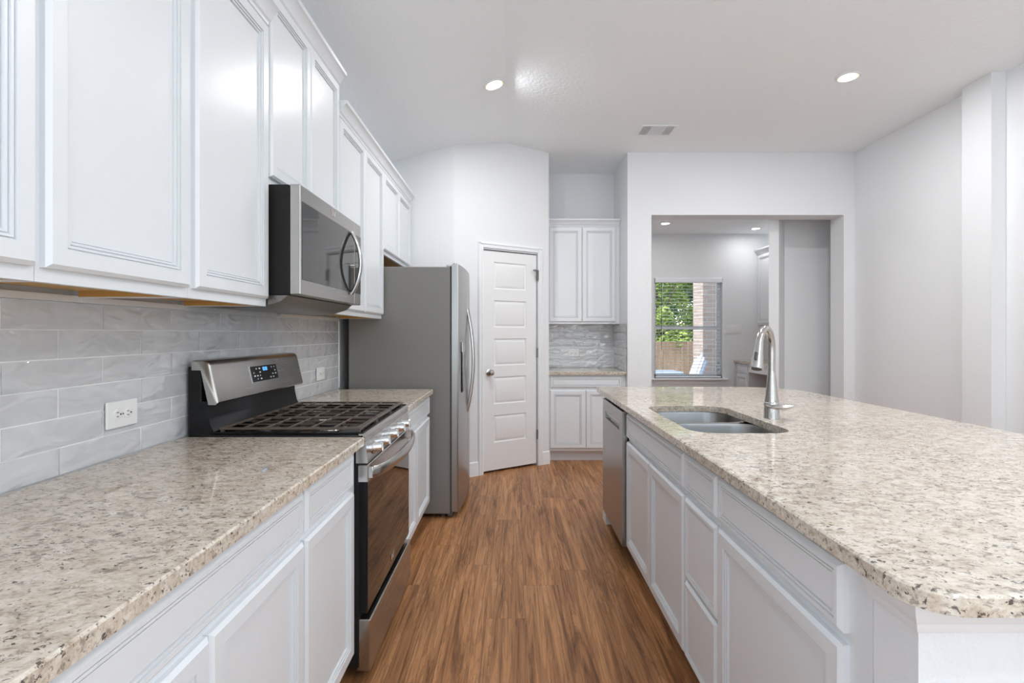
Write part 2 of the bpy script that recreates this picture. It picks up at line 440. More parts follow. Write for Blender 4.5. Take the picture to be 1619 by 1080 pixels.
# room beyond the opening
struct(MB().box(1.14, 2.05, 7.34, 7.5, 0, 2.8).box(3.04, 4.1, 7.34, 7.5, 0, 2.8).box(2.05, 3.04, 7.34, 7.5, 0, .65).box(2.05, 3.04, 7.34, 7.5, 2.10, 2.8),
       'wall_study', WALL, 'white wall of the room beyond the opening, around its window', 'wall')
struct(MB().box(3.85, 4.1, 5.2, 7.34, 0, 2.8), 'wall_study_right', WALL, 'right wall of the room beyond the opening, behind its cabinets', 'wall')
struct(MB().box(1.14, 1.25, 5.84, 7.34, 0, 2.8), 'wall_study_left', WALL, 'left wall of the room beyond the opening', 'wall')
w = MB().rings([[Vector(p) for p in ((2.68,5.30,z),(2.785,5.30,z),(3.02,5.62,z),(2.91,5.66,z))] for z in (0, 2.75)])
w.box(2.95, 3.85, 5.60, 5.68, 0, 2.75)
struct(w, 'wall_hall', WALL, 'dim hall wall with a narrow bright end inside the opening', 'wall')
# window in that room
fw = MB(); x0, x1, z0, z1 = 2.05, 3.04, .65, 2.10
fw.box(x0, x0+.045, 7.43, 7.49, z0, z1).box(x1-.045, x1, 7.43, 7.49, z0, z1).box(x0, x1, 7.43, 7.49, z0, z0+.05).box(x0, x1, 7.43, 7.49, z1-.045, z1)
fw.box(x0, x1, 7.42, 7.48, 1.355, 1.405, .004)
wn = struct(fw, 'window_1', TRIM, 'white sash window with green trees outside', 'window')
MB().box(x0+.045, x1-.045, 7.458, 7.462, z0+.05, 1.355).box(x0+.045, x1-.045, 7.458, 7.462, 1.405, z1-.045).build('glass_pane', GLASS, wn)
struct(MB().box(1.99, 3.10, 7.26, 7.43, .625, .65, .006).box(2.03, 3.06, 7.322, 7.345, .565, .625, .004), 'trim_sill', TRIM, 'white window sill and apron below the blind', 'trim')
bl = thing('window_blind', (2.545, 7.36, .66), 'white slatted blind hanging open in the window', 'blind')
MB().box(2.06, 3.03, 7.325, 7.40, 2.035, 2.10, .004).build('headrail', TRIM, bl)
m_ = MB()
for k in range(28):
    z = .70 + k*.0478
    m_.rings([[Vector((x, y, z+dz)) for y, dz in ((7.345, -.002), (7.37, .0015), (7.395, -.001), (7.395, .0012), (7.37, .004), (7.345, .0005))] for x in (2.075, 3.015)])
tag(m_.build('slats', TRIM, bl))
MB().box(2.07, 3.02, 7.345, 7.395, .655, .68, .004).build('bottom_rail', TRIM, bl)
for x in (2.17, 2.90): MB().tube([(x, 7.343, .67), (x, 7.343, 2.05)], .0018, 6).build('ladder_cord', TRIM, bl)
MB().tube([(2.155, 7.335, 2.05), (2.155, 7.335, 1.05)], .004, 8).build('tilt_wand', RUBBER, bl)

# pantry door -----------------------------------------------------------------
dr = thing('door_1', DM((s0+s1)/2, 0, 0), 'white five panel pantry door in the diagonal wall', 'door', kind='structure')
def door_leaf():
    mb = MB()
    wd_, z0, z1 = (s1-s0)-.006, .022, 2.068
    ys = []
    # leaf: full slab with five wide panels pressed in
    n = 5; rail = .105; top = .10; bot = .255
    ph = ((z1-z0)-top-bot-rail*(n-1))/n
    f = -.014
    sm = .118
    a, c = s0+.003, s1-.003
    dbox(mb, a, a+sm, f-.035, f, z0, z1); dbox(mb, c-sm, c, f-.035, f, z0, z1)
    z = z0
    edges = [(z0, z0+bot)]
    zz = z0+bot
    pan = []
    for i in range(n):
        pan.append((zz, zz+ph)); zz += ph
        edges.append((zz, zz+(rail if i < n-1 else top))); zz += rail
    for e0, e1 in edges: dbox(mb, a+sm, c-sm, f-.035, f, e0, e1)
    for p0, p1 in pan:
        M0 = DM(a+sm, f, p0)
        w_ = (c-sm)-(a+sm); h_ = p1-p0
        mb.panel(M0, DU, (0, 0, 1), DN, w_, h_, [(0, -.03), (0, 0), (.006, -.009), (.014, -.0105), (.030, -.002), (.034, -.001)])
    return mb
door_leaf().build('door_leaf', DOORP, dr)
j = MB()
dbox(j, s0-.02, s0, -.11, .0, 0, ztop+.02); dbox(j, s1, s1+.02, -.11, 0, 0, ztop+.02); dbox(j, s0, s1, -.11, 0, ztop-.008, ztop+.02)
j.build('jamb', TRIM, dr)
cs = MB()
cw = .058
for a, c in ((s0-cw, s0-.004), (s1+.004, s1+cw)):
    dbox(cs, a, c, 0, .012, 0, ztop+cw, .002)
    inner = (a+.018, c-.012)
    dbox(cs, a+.006, a+.022, .012, .018, 0, ztop+cw-.006, .002); dbox(cs, c-.022, c-.006, .012, .016, 0, ztop+.02, .002)
dbox(cs, s0-.004, s1+.004, 0, .012, ztop+.004, ztop+cw, .002); dbox(cs, s0-cw+.006, s1+cw-.006, .012, .018, ztop+cw-.022, ztop+cw-.006, .002)
cs.build('casing', TRIM, dr)
kM = Matrix.Translation(DM(s0+.065, -.014, 1.30-62*4.70/800)) @ Matrix.Rotation(math.atan2(DN.y, DN.x)+0, 4, 'Z') @ Matrix.Rotation(R(90), 4, 'Y')
tag(MB().lathe([(.032, 0), (.032, .006), (.024, .010), (.011, .014), (.011, .030), (.020, .036), (.027, .046), (.028, .055), (.022, .064), (.008, .068), (.001, .068)], 24, kM).build('door_knob', NICKEL, dr), 'satin nickel knob')
for z in (.30, 1.10):
    zz = {.30: 1.30-160*4.97/800, 1.10: 1.30-31*4.97/800}[z]
    hb = MB(); hM = DM(s1-.001, .003, zz-.045)
    hb.lathe([(.007, 0), (.007, .09), (.004, .094), (.001, .095)], 10, Matrix.Translation(hM)); dbox(hb, s1-.004, s1+.014, -.004, .002, zz-.045, zz+.045)
    hb.build('hinge', DNICKEL, dr)
g = MB(); zz = 1.30+93*4.95/800
g.lathe([(.007, 0), (.007, .09), (.004, .094), (.001, .095)], 10, Matrix.Translation(DM(s1-.001, .003, zz-.06)))
p0 = DM(s1-.003, .010, zz+.035)
g.tube([p0, p0-DU*.025+DN*.02, p0-DU*.055+DN*.03], .009, 8)
g.tube([p0+Vector((0, 0, .01)), p0-Vector((0, 0, .09))], .011, 8)
g.lathe([(.011, 0), (.011, .012), (.001, .013)], 12, Matrix.Translation(p0-DU*.06+DN*.028-Vector((0, 0, .006))))
g.build('hinge_pin_stop', DNICKEL, dr)
bbp = [(0, 0), (.014, 0), (.014, .085), (.010, .10), (.010, .118), (.004, .128), (0, .13)]
def dbase(a, c, name, label):
    rs = [[DM(s, o, z) for o, z in bbp] for s in (a, c)]
    return struct(MB().rings(rs), name, TRIM, label, 'baseboard')
dbase(.30*0+dpos(735), s0-cw, 'baseboard_pantry_left', 'white baseboard between refrigerator and pantry door')
dbase(s1+cw, DL+.012, 'baseboard_pantry_right', 'short white baseboard between pantry door and alcove cabinet')
def base_x(x0, x1, y, name, label):   # faces -Y
    return struct(MB().rings([[Vector((x, y-o, z)) for o, z in bbp] for x in (x0, x1)]), name, TRIM, label, 'baseboard')
base_x(1.142, 1.378, YF, 'baseboard_far', 'white baseboard left of the wide opening')
struct(MB().rings([[Vector((XR-o, y, z)) for o, z in bbp] for y in (YB+.02, 3.48)]), 'baseboard_right', TRIM, 'white baseboard along the right wall', 'baseboard')
base_x(1.26, 3.15, 7.34, 'baseboard_study', 'white baseboard under the far window')

# ------------------------------------------------------------------ island half walls
w = MB().box(.645, 1.62, .805, .905, 0, ZT-.031).box(1.51, 1.62, .905, 3.44, 0, ZT-.031).box(.645, 1.62, 3.44, 3.545, 0, ZT-.031)
struct(w, 'wall_island', WALL, 'white textured half wall carrying the island worktop', 'half wall')
tp = [(0, 0), (.006, .0), (.009, .006), (.011, .016), (.016, .024), (.021, .038), (.022, .056), (0, .056)]
zt0 = ZT-.031-.0562
t = MB()
ring = []
for pt, mi in (((.645, .905), 'a'), ((.645, .805), 'b'), ((1.62, .805), 'c')):
    if mi == 'a': ring.append([Vector((.645-o, .905, zt0+z)) for o, z in tp])
    if mi == 'b': ring.append([Vector((.645-o, .805-o, zt0+z)) for o, z in tp])
    if mi == 'c': ring.append([Vector((1.62, .805-o, zt0+z)) for o, z in tp])
struct(t.rings(ring), 'trim_island', TRIM, 'white moulding under the worktop at the near end of the island', 'trim', 20)
struct(MB().rings([[Vector((.645-o, y, z)) for o, z in bbp] for y in (3.44, 3.56)]), 'baseboard_island', TRIM, 'white baseboard at the far end of the island beyond the dishwasher', 'baseboard')

# ------------------------------------------------------------------ cabinets
DOOR = [(0, 0), (0, .012), (.008, .0195), (.042, .0195), (.0428, .0110), (.0448, .0110), (.0456, .0165), (.0505, .0165), (.0513, .0080), (.0533, .0080), (.0540, .0130), (.0585, .0130), (.0593, .0035), (.0613, .0035), (.0620, .0075), (.070, .0075)]
DRAW = [(0, 0), (0, .011), (.009, .0195), (.018, .0195), (.0188, .0110), (.0208, .0110), (.0215, .0175), (.0265, .0175), (.0273, .0090), (.0293, .0090), (.0300, .0155), (.036, .0155)]
DRAWS = DRAW
CROWN = [(0, 0), (.010, 0), (.012, .010), (.020, .016), (.027, .030), (.040, .048), (.047, .053), (.053, .056), (.055, .072), (0, .072)]
def front_l(x, y0, y1, z0, z1, prof):     # a front on a face looking +X
    return MB().panel((x, y0, z0), (0, 1, 0), (0, 0, 1), (1, 0, 0), y1-y0, z1-z0, prof)
def front_r(x, y0, y1, z0, z1, prof):     # looking -X
    return MB().panel((x, y0, z0), (0, 1, 0), (0, 0, 1), (-1, 0, 0), y1-y0, z1-z0, prof)
def front_n(y, x0, x1, z0, z1, prof):     # looking -Y
    return MB().panel((x0, y, z0), (1, 0, 0), (0, 0, 1), (0, -1, 0), x1-x0, z1-z0, prof)

def wall_cab(y0, y1, z0, zd, ztp, doors, label, gap=.012, end=None):
    """cabinet on the left wall; zd = door top, ztp = crown top; doors = door y-ranges"""
    c = thing('wall_cabinet', ((XW+XU)/2, (y0+y1)/2, z0), label, 'cabinet', 'white wall cabinets on the range side')
    e = .0008
    b = MB().box(XW+.001, XU, y0+e, y0+.016, z0, ztp-.05).box(XW+.001, XU, y1-.016, y1-e, z0, ztp-.05)       # sides
    b.box(XU-.019, XU, y0+.016, y1-.016, z0, z0+.045).box(XU-.019, XU, y0+.016, y1-.016, zd-.03, ztp-.05)      # face frame rails
    b.box(XW+.001, XU, y0+.016, y1-.016, ztp-.07, ztp-.05).box(XW+.001, XW+.012, y0+.016, y1-.016, z0+.03, ztp-.07)
    for d0, d1 in zip([y0+.016]+[d[1] for d in doors], [d[0] for d in doors]+[y1-.016]):
        if d1-d0 > -.03: b.box(XU-.019, XU, max(y0+.016, d0-.02), min(y1-.016, d1+.02), z0+.045, zd-.03)
    b.build('cabinet_body', CAB, c)
    MB().box(XW+.02, XU-.019, y0+.016, y1-.016, z0+.018, z0+.03).box(XW+.02, XU-.019, y0+.016, y0+.0175, z0+.002, z0+.018).box(XW+.02, XU-.019, y1-.0175, y1-.016, z0+.002, z0+.018).build('underside_panel', WOODU, c)
    MB().box(XW+.001, XW+.02, y0+e, y1-e, z0-.014, z0+.004).build('mounting_rail', CAB, c)
    for d0, d1 in doors:
        front_l(XU, d0, d1, z0+.028, zd, DOOR).build('door', CAB, c, 20)
    zc = ztp-.072
    MB().rings([[Vector((XU+o, y, zc+z)) for o, z in CROWN] for y in (y0+e, y1-e)]).build('crown_moulding', CAB, c, 20)
    return c
Z0 = 1.40
wall_cab(.06, .972, Z0, 2.435, 2.518, [(.075, .512), (.518, .962)], 'white wall cabinet nearest the camera, cut off by the left picture edge')
wall_cab(.972, 1.43, Z0, 2.435, 2.518, [(.982, 1.418)], 'broad single-door white wall cabinet above the near worktop and outlet')
wall_cab(1.43, 1.885, Z0, 2.435, 2.518, [(1.446, 1.872)], 'single-door white wall cabinet touching the near side of the microwave')
wall_cab(1.886, 2.64, 1.859, 2.59, 2.655, [(1.893, 2.257), (2.261, 2.632)], 'raised white double-door wall cabinet directly above the microwave')
wall_cab(2.641, 3.54, Z0, 2.435, 2.518, [(2.652, 3.090), (3.094, 3.530)], 'tall white double-door wall cabinet between microwave and refrigerator')
wall_cab(3.541, 4.47, 1.862, 2.435, 2.518, [(3.552, 4.0), (4.004, 4.458)], 'short white double-door wall cabinet above the refrigerator')

XB = -.592             # left base frame face
def base_cab_l(y0, y1, drawers, doors, label):
    c = thing('base_cabinet', ((XW+XB)/2, (y0+y1)/2, 0), label, 'cabinet', 'white base cabinets on the range side')
    e = .0008
    MB().box(XW+.001, XB, y0+e, y1-e, .112, ZT-.0335).build('cabinet_body', CAB, c)
    MB().box(XW+.001, XB-.075, y0+e, y1-e, 0, .112).build('toe_kick', CAB, c)
    for a, d, z0, z1 in drawers: front_l(XB, a, d, z0, z1, DRAW).build('drawer_front', CAB, c, 20)
    for a, d in doors: front_l(XB, a, d, .138, .725, DOOR).build('door', CAB, c, 20)
    return c
base_cab_l(-.43, .486, [(-.41, .470, .745, .865)], [(-.41, .028), (.032, .470)], 'white base cabinet beside the viewpoint, below the picture')
base_cab_l(.487, 1.40, [(.505, 1.393, .745, .865)], [(.505, .960), (.964, 1.393)], 'white base cabinet with one wide drawer over two doors in the lower left')
base_cab_l(1.401, 1.884, [(1.410, 1.826, .745, .865)], [(1.408, 1.832)], 'narrow white base cabinet touching the near side of the range')
base_cab_l(2.646, 3.50, [(2.662, 3.488, .745, .865)], [(2.662, 3.028), (3.032, 3.488)], 'white base cabinet between range and refrigerator')

XI = .645              # island frame face
def base_cab_i(y0, y1, drawers, doors, label):
    c = thing('base_cabinet', (XI+.3, (y0+y1)/2, 0), label, 'cabinet', 'white base cabinets in the island')
    e = .0008
    b = MB()
    if 'sink' in label:   # open inside so that the bowls hang free
        b.box(XI, XI+.02, y0+e, y1-e, .112, ZT-.0335).box(XI+.02, 1.25, y0+e, y0+.018, .112, ZT-.0335).box(XI+.02, 1.25, y1-.018, y1-e, .112, ZT-.0335).box(XI+.02, 1.25, y0+.018, y1-.018, .112, .13).box(1.235, 1.25, y0+.018, y1-.018, .13, ZT-.0335)
    else: b.box(XI, 1.25, y0+e, y1-e, .112, ZT-.0335)
    b.build('cabinet_body', CAB, c)
    MB().box(XI+.075, 1.25, y0+e, y1-e, 0, .112).build('toe_kick', CAB, c)
    for a, d, z0, z1 in drawers: front_r(XI, a, d, z0, z1, DRAW).build('drawer_front', CAB, c, 20)
    for a, d in doors: front_r(XI, a, d, .122, .702, DOOR).build('door', CAB, c, 20)
    return c
base_cab_i(.906, 1.560, [(.969, 1.552, .725, .858)], [(.969, 1.552)], 'single-door white island cabinet nearest the camera')
base_cab_i(1.561, 1.860, [(1.567, 1.852, .725, .858), (1.567, 1.852, .412, .700), (1.567, 1.852, .122, .398)], [], 'slim white island cabinet with a stack of three drawers')
base_cab_i(1.861, 2.815, [(1.868, 2.798, .725, .858)], [(1.868, 2.330), (2.334, 2.798)], 'white double-door island cabinet below the sink')

# alcove cabinets
YAF = 5.112
c = thing('base_cabinet', (.75, 5.4, 0), 'white base cabinet in the alcove beside the pantry door', 'cabinet')
MB().box(.362, 1.138, YAF, 5.712, .112, ZT-.031).build('cabinet_body', CAB, c)
MB().box(.362, 1.138, YAF+.075, 5.712, 0, .112).build('toe_kick', CAB, c)
front_n(YAF, .378, 1.092, .752, .862, DRAW).build('drawer_front', CAB, c, 20)
front_n(YAF, .374, .733, .138, .725, DOOR).build('door', CAB, c, 20)
front_n(YAF, .737, 1.096, .138, .725, DOOR).build('door', CAB, c, 20)
c = thing('wall_cabinet', (.75, 5.55, Z0), 'tall white double-door wall cabinet in the alcove above the small backsplash', 'cabinet')
YAU = 5.40
MB().box(.362, 1.138, YAU, 5.712, Z0, 2.45).build('cabinet_body', CAB, c)
front_n(YAU, .384, .733, Z0+.022, 2.43, DOOR).build('door', CAB, c, 20)
front_n(YAU, .737, 1.094, Z0+.022, 2.43, DOOR).build('door', CAB, c, 20)
MB().rings([[Vector((x, YAU-o, 2.44+z)) for o, z in CROWN] for x in (.362, 1.138)]).build('crown_moulding', CAB, c, 20)

# ------------------------------------------------------------------ worktops
def slab(outer, hole, z1, th, name, label, ease=.004, cat='countertop'):
    """granite slab from a plan outline (counter-clockwise), optional hole, eased top edge"""
    mb = MB(); bm = mb.bm
    n = len(outer)
    def inset(loop, d):
        out = []
        m = len(loop)
        for i in range(m):
            p0, p1, p2 = (Vector((*loop[(i+k) % m], 0)) for k in (-1, 0, 1))
            a = (p1-p0).normalized(); c = (p2-p1).normalized()
            na = Vector((-a.y, a.x, 0)); nc = Vector((-c.y, c.x, 0))
            nn = (na+nc); nn = nn.normalized()/max(.3, nn.normalized().dot(na))
            out.append((p1.x+nn.x*d, p1.y+nn.y*d))
        return out
    def vring(loop, z): return [bm.verts.new((x, y, z)) for x, y in loop]
    def side(a, c):
        m = len(a)
        for i in range(m): bm.faces.new((a[i], a[(i+1) % m], c[(i+1) % m], c[i]))
    def loopedges(r): return [bm.edges.get((r[i], r[(i+1) % len(r)])) or bm.edges.new((r[i], r[(i+1) % len(r)])) for i in range(len(r))]
    ot = vring(inset(outer, ease), z1); om = vring(outer, z1-ease); ob = vring(outer, z1-th)
    side(om, ot); side(ob, om)
    et, eb = loopedges(ot), loopedges(ob)
    if hole:
        ht = vring(inset(hole, -ease*.5), z1); hm = vring(hole, z1-ease*.5); hb = vring(hole, z1-th)
        side(ht, hm); side(hm, hb); et += loopedges(ht); eb += loopedges(hb)
    bmesh.ops.triangle_fill(bm, edges=et, use_beauty=True)
    bmesh.ops.triangle_fill(bm, edges=eb, use_beauty=True)
    return tag(mb.build(name, GRANITE, None, 25), label, cat)
def rrect(x0, x1, y0, y1, r, n=6):
    rr = r if hasattr(r, '__len__') else (r,)*4       # corners: (x0,y0),(x1,y0),(x1,y1),(x0,y1)
    out = []
    for (cx, cy, a0), q in zip(((x0, y0, 180), (x1, y0, 270), (x1, y1, 0), (x0, y1, 90)), rr):
        if q <= 0: out.append((cx, cy)); continue
        mx = cx + (q if cx == x0 else -q); my = cy + (q if cy == y0 else -q)
        for i in range(n+1):
            a = R(a0 + 90*i/n); out.append((mx+q*math.cos(a), my+q*math.sin(a)))
    return out
XL = -.5525
slab(rrect(XW+.013, XL, -.43, 1.884, 0), None, ZT, .03, 'countertop', 'speckled beige granite worktop in the lower left, near the range')
slab(rrect(XW+.013, XL, 2.647, 3.497, 0), None, ZT, .03, 'countertop', 'short granite worktop between range and refrigerator')
slab(rrect(.362, 1.138, 5.07, 5.704, 0), None, ZT, .03, 'countertop', 'small granite worktop in the alcove')
hole = rrect(.70, 1.105, 1.955, 2.70, (.10, .10, .10, .10), 8)
slab(rrect(.603, 1.952, .743, 3.65, (.07, .07, .34, .015), 10), hole, ZT, .032, 'countertop', 'large speckled granite island worktop with a sink cutout')

# ------------------------------------------------------------------ backsplash tiles
def tiles(place, a0, a1, rows, joints, pitch, seed, amp=.0024):
    """place(a, z, out) -> point; one mesh holding every tile of the field"""
    mb = MB(); g = .0018
    for r, (z0, z1) in enumerate(rows):
        k = math.floor((a0-joints[r % 2])/pitch)
        while True:
            t0, t1 = joints[r % 2]+k*pitch, joints[r % 2]+(k+1)*pitch; k += 1
            if t0 >= a1: break
            t0, t1 = max(t0, a0), min(t1, a1)
            if t1-t0 < .012: continue
            t0 += g; t1 -= g; y0, y1 = z0+g, z1-g
            nx, ny = max(2, int(14*(t1-t0)/.304)), 5
            if y1-y0 < .02: ny = 2
            ta, tb = random.uniform(-.008, .008), random.uniform(-.014, .014)
            off = Vector((random.uniform(0, 50), random.uniform(0, 50), seed))
            grid = []
            for i in range(ny+1):
                row = []
                for jx in range(nx+1):
                    fx, fy = jx/nx, i/ny
                    e = min(fx*(t1-t0), (1-fx)*(t1-t0), fy*(y1-y0), (1-fy)*(y1-y0))
                    o = .0085 - .0018*math.exp(-e/.006) + amp*noise.noise(Vector((fx*(t1-t0)*16, fy*(y1-y0)*30, 0))+off)*min(1, e/.006+.25)
                    o += (fx-.5)*(t1-t0)*ta + (fy-.5)*(y1-y0)*tb
                    row.append(mb.bm.verts.new(place(t0+fx*(t1-t0), y0+fy*(y1-y0), o)))
                grid.append(row)
            for i in range(ny):
                for jx in range(nx):
                    mb.bm.faces.new((grid[i][jx], grid[i][jx+1], grid[i+1][jx+1], grid[i+1][jx]))
            rim = grid[0] + [grid[i][-1] for i in range(1, ny+1)] + grid[ny][-2::-1] + [grid[i][0] for i in range(ny-1, 0, -1)]
            low = []
            for (v) in rim:
                low.append(v.co.copy())
            pl = [mb.bm.verts.new(place(*unplace(v.co, place), .004)) for v in rim]
            m = len(rim)
            for i in range(m): mb.bm.faces.new((rim[i], rim[(i+1) % m], pl[(i+1) % m], pl[i]))
    return mb
def unplace(co, place):
    return (co.y, co.z) if place.axis == 'x' else (co.x, co.z)
def px(a, z, o): return Vector((XW+o, a, z))
px.axis = 'x'
def py_(a, z, o): return Vector((a, 5.714-o, z))
py_.axis = 'y'
def pr(a, z, o): return Vector((1.14-o, a, z))
pr.axis = 'x'
zr = [.915, .990, 1.070, 1.150, 1.230, 1.309, 1.385]
bs = thing('backsplash', (XW, 1.5, .915), 'long glossy grey tile backsplash behind the range', 'backsplash')
tiles(px, -.43, 3.560, list(zip(zr, zr[1:])), (1.367, 1.516), .304, 1.0).build('tile_field', TILE, bs, 50)
MB().box(XW, XW+.0048, -.43, 3.562, .915, 1.385).build('grout', GROUT, bs)
MB().box(XW+.0005, XW+.012, 3.562, 3.574, .915, 1.385, .003).build('edge_trim', GROUT, bs)
bs = thing('backsplash', (.75, 5.714, .915), 'small grey tile backsplash in the alcove', 'backsplash')
tiles(py_, .364, 1.130, list(zip(zr, zr[1:-1]+[1.399])), (.52, .37), .304, 5.0, .0022).build('tile_field', TILE, bs, 50)
MB().box(.362, 1.138, 5.7092, 5.7135, .915, 1.399).build('grout', GROUT, bs)
s_ = tiles(pr, 5.07, 5.704, list(zip(zr, zr[1:-1]+[1.399])), (5.2, 5.05), .304, 9.0, .0016).build('side_tile_field', TILE, bs, 50)

# ------------------------------------------------------------------ outlets and switch
def outlet(frame, label, gang=1, group=None):
    """frame(a, z, out) -> world point; plate .124 x .082 lying on its side"""
    o = thing('wall_outlet', frame(0, 0, 0), label, 'outlet', group)
    ax = (frame(1, 0, 0)-frame(0, 0, 0)); up = Vector((0, 0, 1)); n = frame(0, 0, 1)-frame(0, 0, 0)
    M = Matrix((( ax.x, up.x, n.x, 0), (ax.y, up.y, n.y, 0), (ax.z, up.z, n.z, 0), (0, 0, 0, 1)))
    M.translation = frame(0, 0, 0)
    def bx(mb, a, z, d, sa, sz, sd, b=0): mb.xbox(M @ Matrix.Translation((a, z, d)), sa, sz, sd, b)
    p = MB(); bx(p, 0, 0, .0035, .124, .082, .007, .002); p.build('cover_plate', PLATE, o)
    for s in (-1, 1):
        r_ = MB(); r_.lathe([(.0165, 0), (.0165, .0025), (.015, .003), (.001, .003)], 20, M @ Matrix.Translation((s*.021, 0, .0065)))
        so_ = r_.build('socket', PLATE, o)
        q = MB()
        for dz in (-.006, .006): bx(q, s*.021-.003, dz, .0098, .008, .0022, .001)
        q.lathe([(.0028, 0), (.0028, .0008), (.0005, .0009)], 10, M @ Matrix.Translation((s*.021+.009, 0, .0094)))
        q.build('socket_slots', SLOT, so_)
    q = MB(); q.lathe([(.003, 0), (.003, .001), (.0005, .0014)], 10, M @ Matrix.Translation((0, 0, .007))); q.build('screw', NICKEL, o)
    return o
def fl(y, z): return lambda a, zz, out: Vector((XW+.0115+out, y+a, z+zz))
outlet(fl(1.577, 1.05), 'white outlet plate on the tiles above the near worktop', group='white outlets')
outlet(fl(3.205, 1.045), 'white outlet plate on the tiles between range and refrigerator', group='white outlets')
outlet(lambda a, zz, out: Vector((.683+a, 5.714-.0115-out, 1.08+zz)), 'white outlet plate on the alcove backsplash', group='white outlets')
sw = thing('light_switch', (3.20, 7.34, 1.36), 'white four gang switch plate right of the far window', 'switch')
MB().box(3.085, 3.305, 7.333, 7.3395, 1.30, 1.42, .002).build('cover_plate', PLATE, sw)
for k in range(4): MB().box(3.112+k*.048, 3.112+k*.048+.026, 7.329, 7.334, 1.325, 1.395, .002).build('rocker', PLATE, sw)

# ------------------------------------------------------------------ gas range
RY0, RY1 = 1.8855, 2.6445
rg = thing('gas_range', (-.88, (RY0+RY1)/2, 0), 'stainless steel gas range with black cooktop and upright control panel', 'range')
MB().box(-1.20, -.575, RY0+.002, RY1-.002, .05, .905, .003).build('body', BLACKM, rg)
for x in (-1.12, -.66):
    for y in (RY0+.06, RY1-.06): MB().lathe([(.018, 0), (.018, .02), (.010, .022), (.010, .05)], 12, Matrix.Translation((x, y, 0))).build('foot', BLACKM, rg)
# cooktop tray with raised rim
MB().box(-1.195, -.556, RY0, RY1, .905, .922, .004, 2).box(-1.13, -.556, RY0, RY0+.016, .922, .930, .003).box(-1.13, -.556, RY1-.016, RY1, .922, .930, .003).build('cooktop', BLACK, rg)
# black riser that sweeps up into the backguard
rp = [(-1.205, .905), (-1.095, .905), (-1.112, .925), (-1.128, .955), (-1.138, 1.00), (-1.142, 1.045), (-1.205, 1.045)]
MB().prism(rp, 'y', RY0+.002, RY1-.002).build('riser', BLACK, rg)
bp = MB()
def bg(y, rnd, shrink):   # backguard section
    pts = [(-1.192, 1.199), (-1.152, 1.199), (-1.140, 1.196), (-1.132, 1.189), (-1.127, 1.176), (-1.098, 1.052), (-1.097, 1.043), (-1.102, 1.037), (-1.130, 1.037), (-1.158, 1.166), (-1.192, 1.166)]
    return [Vector((x-shrink, y, z-shrink)) for x, z in pts]
bp.rings([bg(RY0-.003, 0, .004), bg(RY0, 0, .001), bg(RY0+.005, 0, 0), bg(RY1-.005, 0, 0), bg(RY1, 0, .001), bg(RY1+.003, 0, .004)])
bp.build('control_panel', STEEL, rg, 40)
MB().box(-1.215, -1.165, RY0+.004, RY1-.004, .905, 1.175, .004).build('panel_backing', BLACKM, rg)
# display on the sloped face
def bgp(y, f, out=0.0):      # f: 0 bottom .. 1 top of the sloped face
    a, c = Vector((-1.098, y, 1.052)), Vector((-1.124, y, 1.168))
    n = Vector((.116, 0, .026)).normalized()
    return a+(c-a)*f + n*out
def bgq(mb, y0, y1, f0, f1, o0, o1):
    mb.rings([[bgp(y0, f0, o), bgp(y1, f0, o), bgp(y1, f1, o), bgp(y0, f1, o)] for o in (o0, o1)])
d = MB(); bgq(d, 2.150, 2.392, .30, .93, -.002, .0012); fr_ = d.build('display_frame', STEELX, rg)
d = MB(); bgq(d, 2.155, 2.387, .33, .90, 0, .0022); dp = d.build('display_glass', BLACK, rg)
d = MB()
for k, y in enumerate((2.256, 2.266, 2.278, 2.288)): bgq(d, y, y+.007, .70, .84, .002, .0028)
tag(d.build('blue_digits', DIGIT, dp), 'lit blue clock digits')
d = MB()
for y in (2.172, 2.196, 2.222, 2.31, 2.335, 2.36):
    for f in (.40, .52, .64, .78):
        if random.random() < .62: bgq(d, y, y+random.choice((.005, .009, .012)), f, f+.045, .002, .0027)
d.build('panel_legends', LEGEND, dp)
# front lip and sloped knob panel
MB().prism([(-.575, .896), (-.549, .896), (-.549, .914), (-.556, .926), (-.575, .926)], 'y', RY0, RY1).build('front_lip', STEEL, rg)
MB().prism([(-.585, .815), (-.541, .815), (-.549, .895), (-.585, .895)], 'y', RY0, RY1).build('knob_panel', STEELX, rg)
for y in (1.972, 2.085, 2.235, 2.375, 2.485):
    M = Matrix.Translation((-.545, y, .856)) @ Matrix.Rotation(R(84), 4, 'Y')
    k = MB().lathe([(.026, 0), (.026, .004), (.020, .006), (.019, .010), (.0185, .034), (.017, .037), (.001, .038)], 24, M)
    k.xbox(M @ Matrix.Translation((0, 0, .033)), .036, .009, .016, .002)
    k.build('knob', CHROME, rg)
# oven door
od = MB().box(-.585, -.545, RY0+.004, RY1-.004, .250, .806, .004).build('oven_door', BLACK, rg)
MB().box(-.5455, -.5425, RY0+.008, RY1-.008, .262, .745, .001).build('oven_glass', GLOSSB, od)
MB().box(-.582, -.541, RY0+.003, RY1-.003, .742, .808, .003).build('door_top_band', STEELX, od)
hd = MB(); pts = []
N = 28
ring = []
for i in range(N+1):
    s = i/N; y = RY0+.012+(RY1-RY0-.024)*s
    b_ = 1-(2*s-1)**2
    x = -.541 + .012 + .052*b_**.6
    zc = .778-.004*b_; hh = .021
    ring.append([Vector((x-.007, y, zc-hh)), Vector((x, y, zc-hh)), Vector((x+.004, y, zc-hh*.5)), Vector((x+.005, y, zc)), Vector((x+.003, y, zc+hh*.7)), Vector((x-.002, y, zc+hh)), Vector((x-.007, y, zc+hh))])
hd.rings(ring)
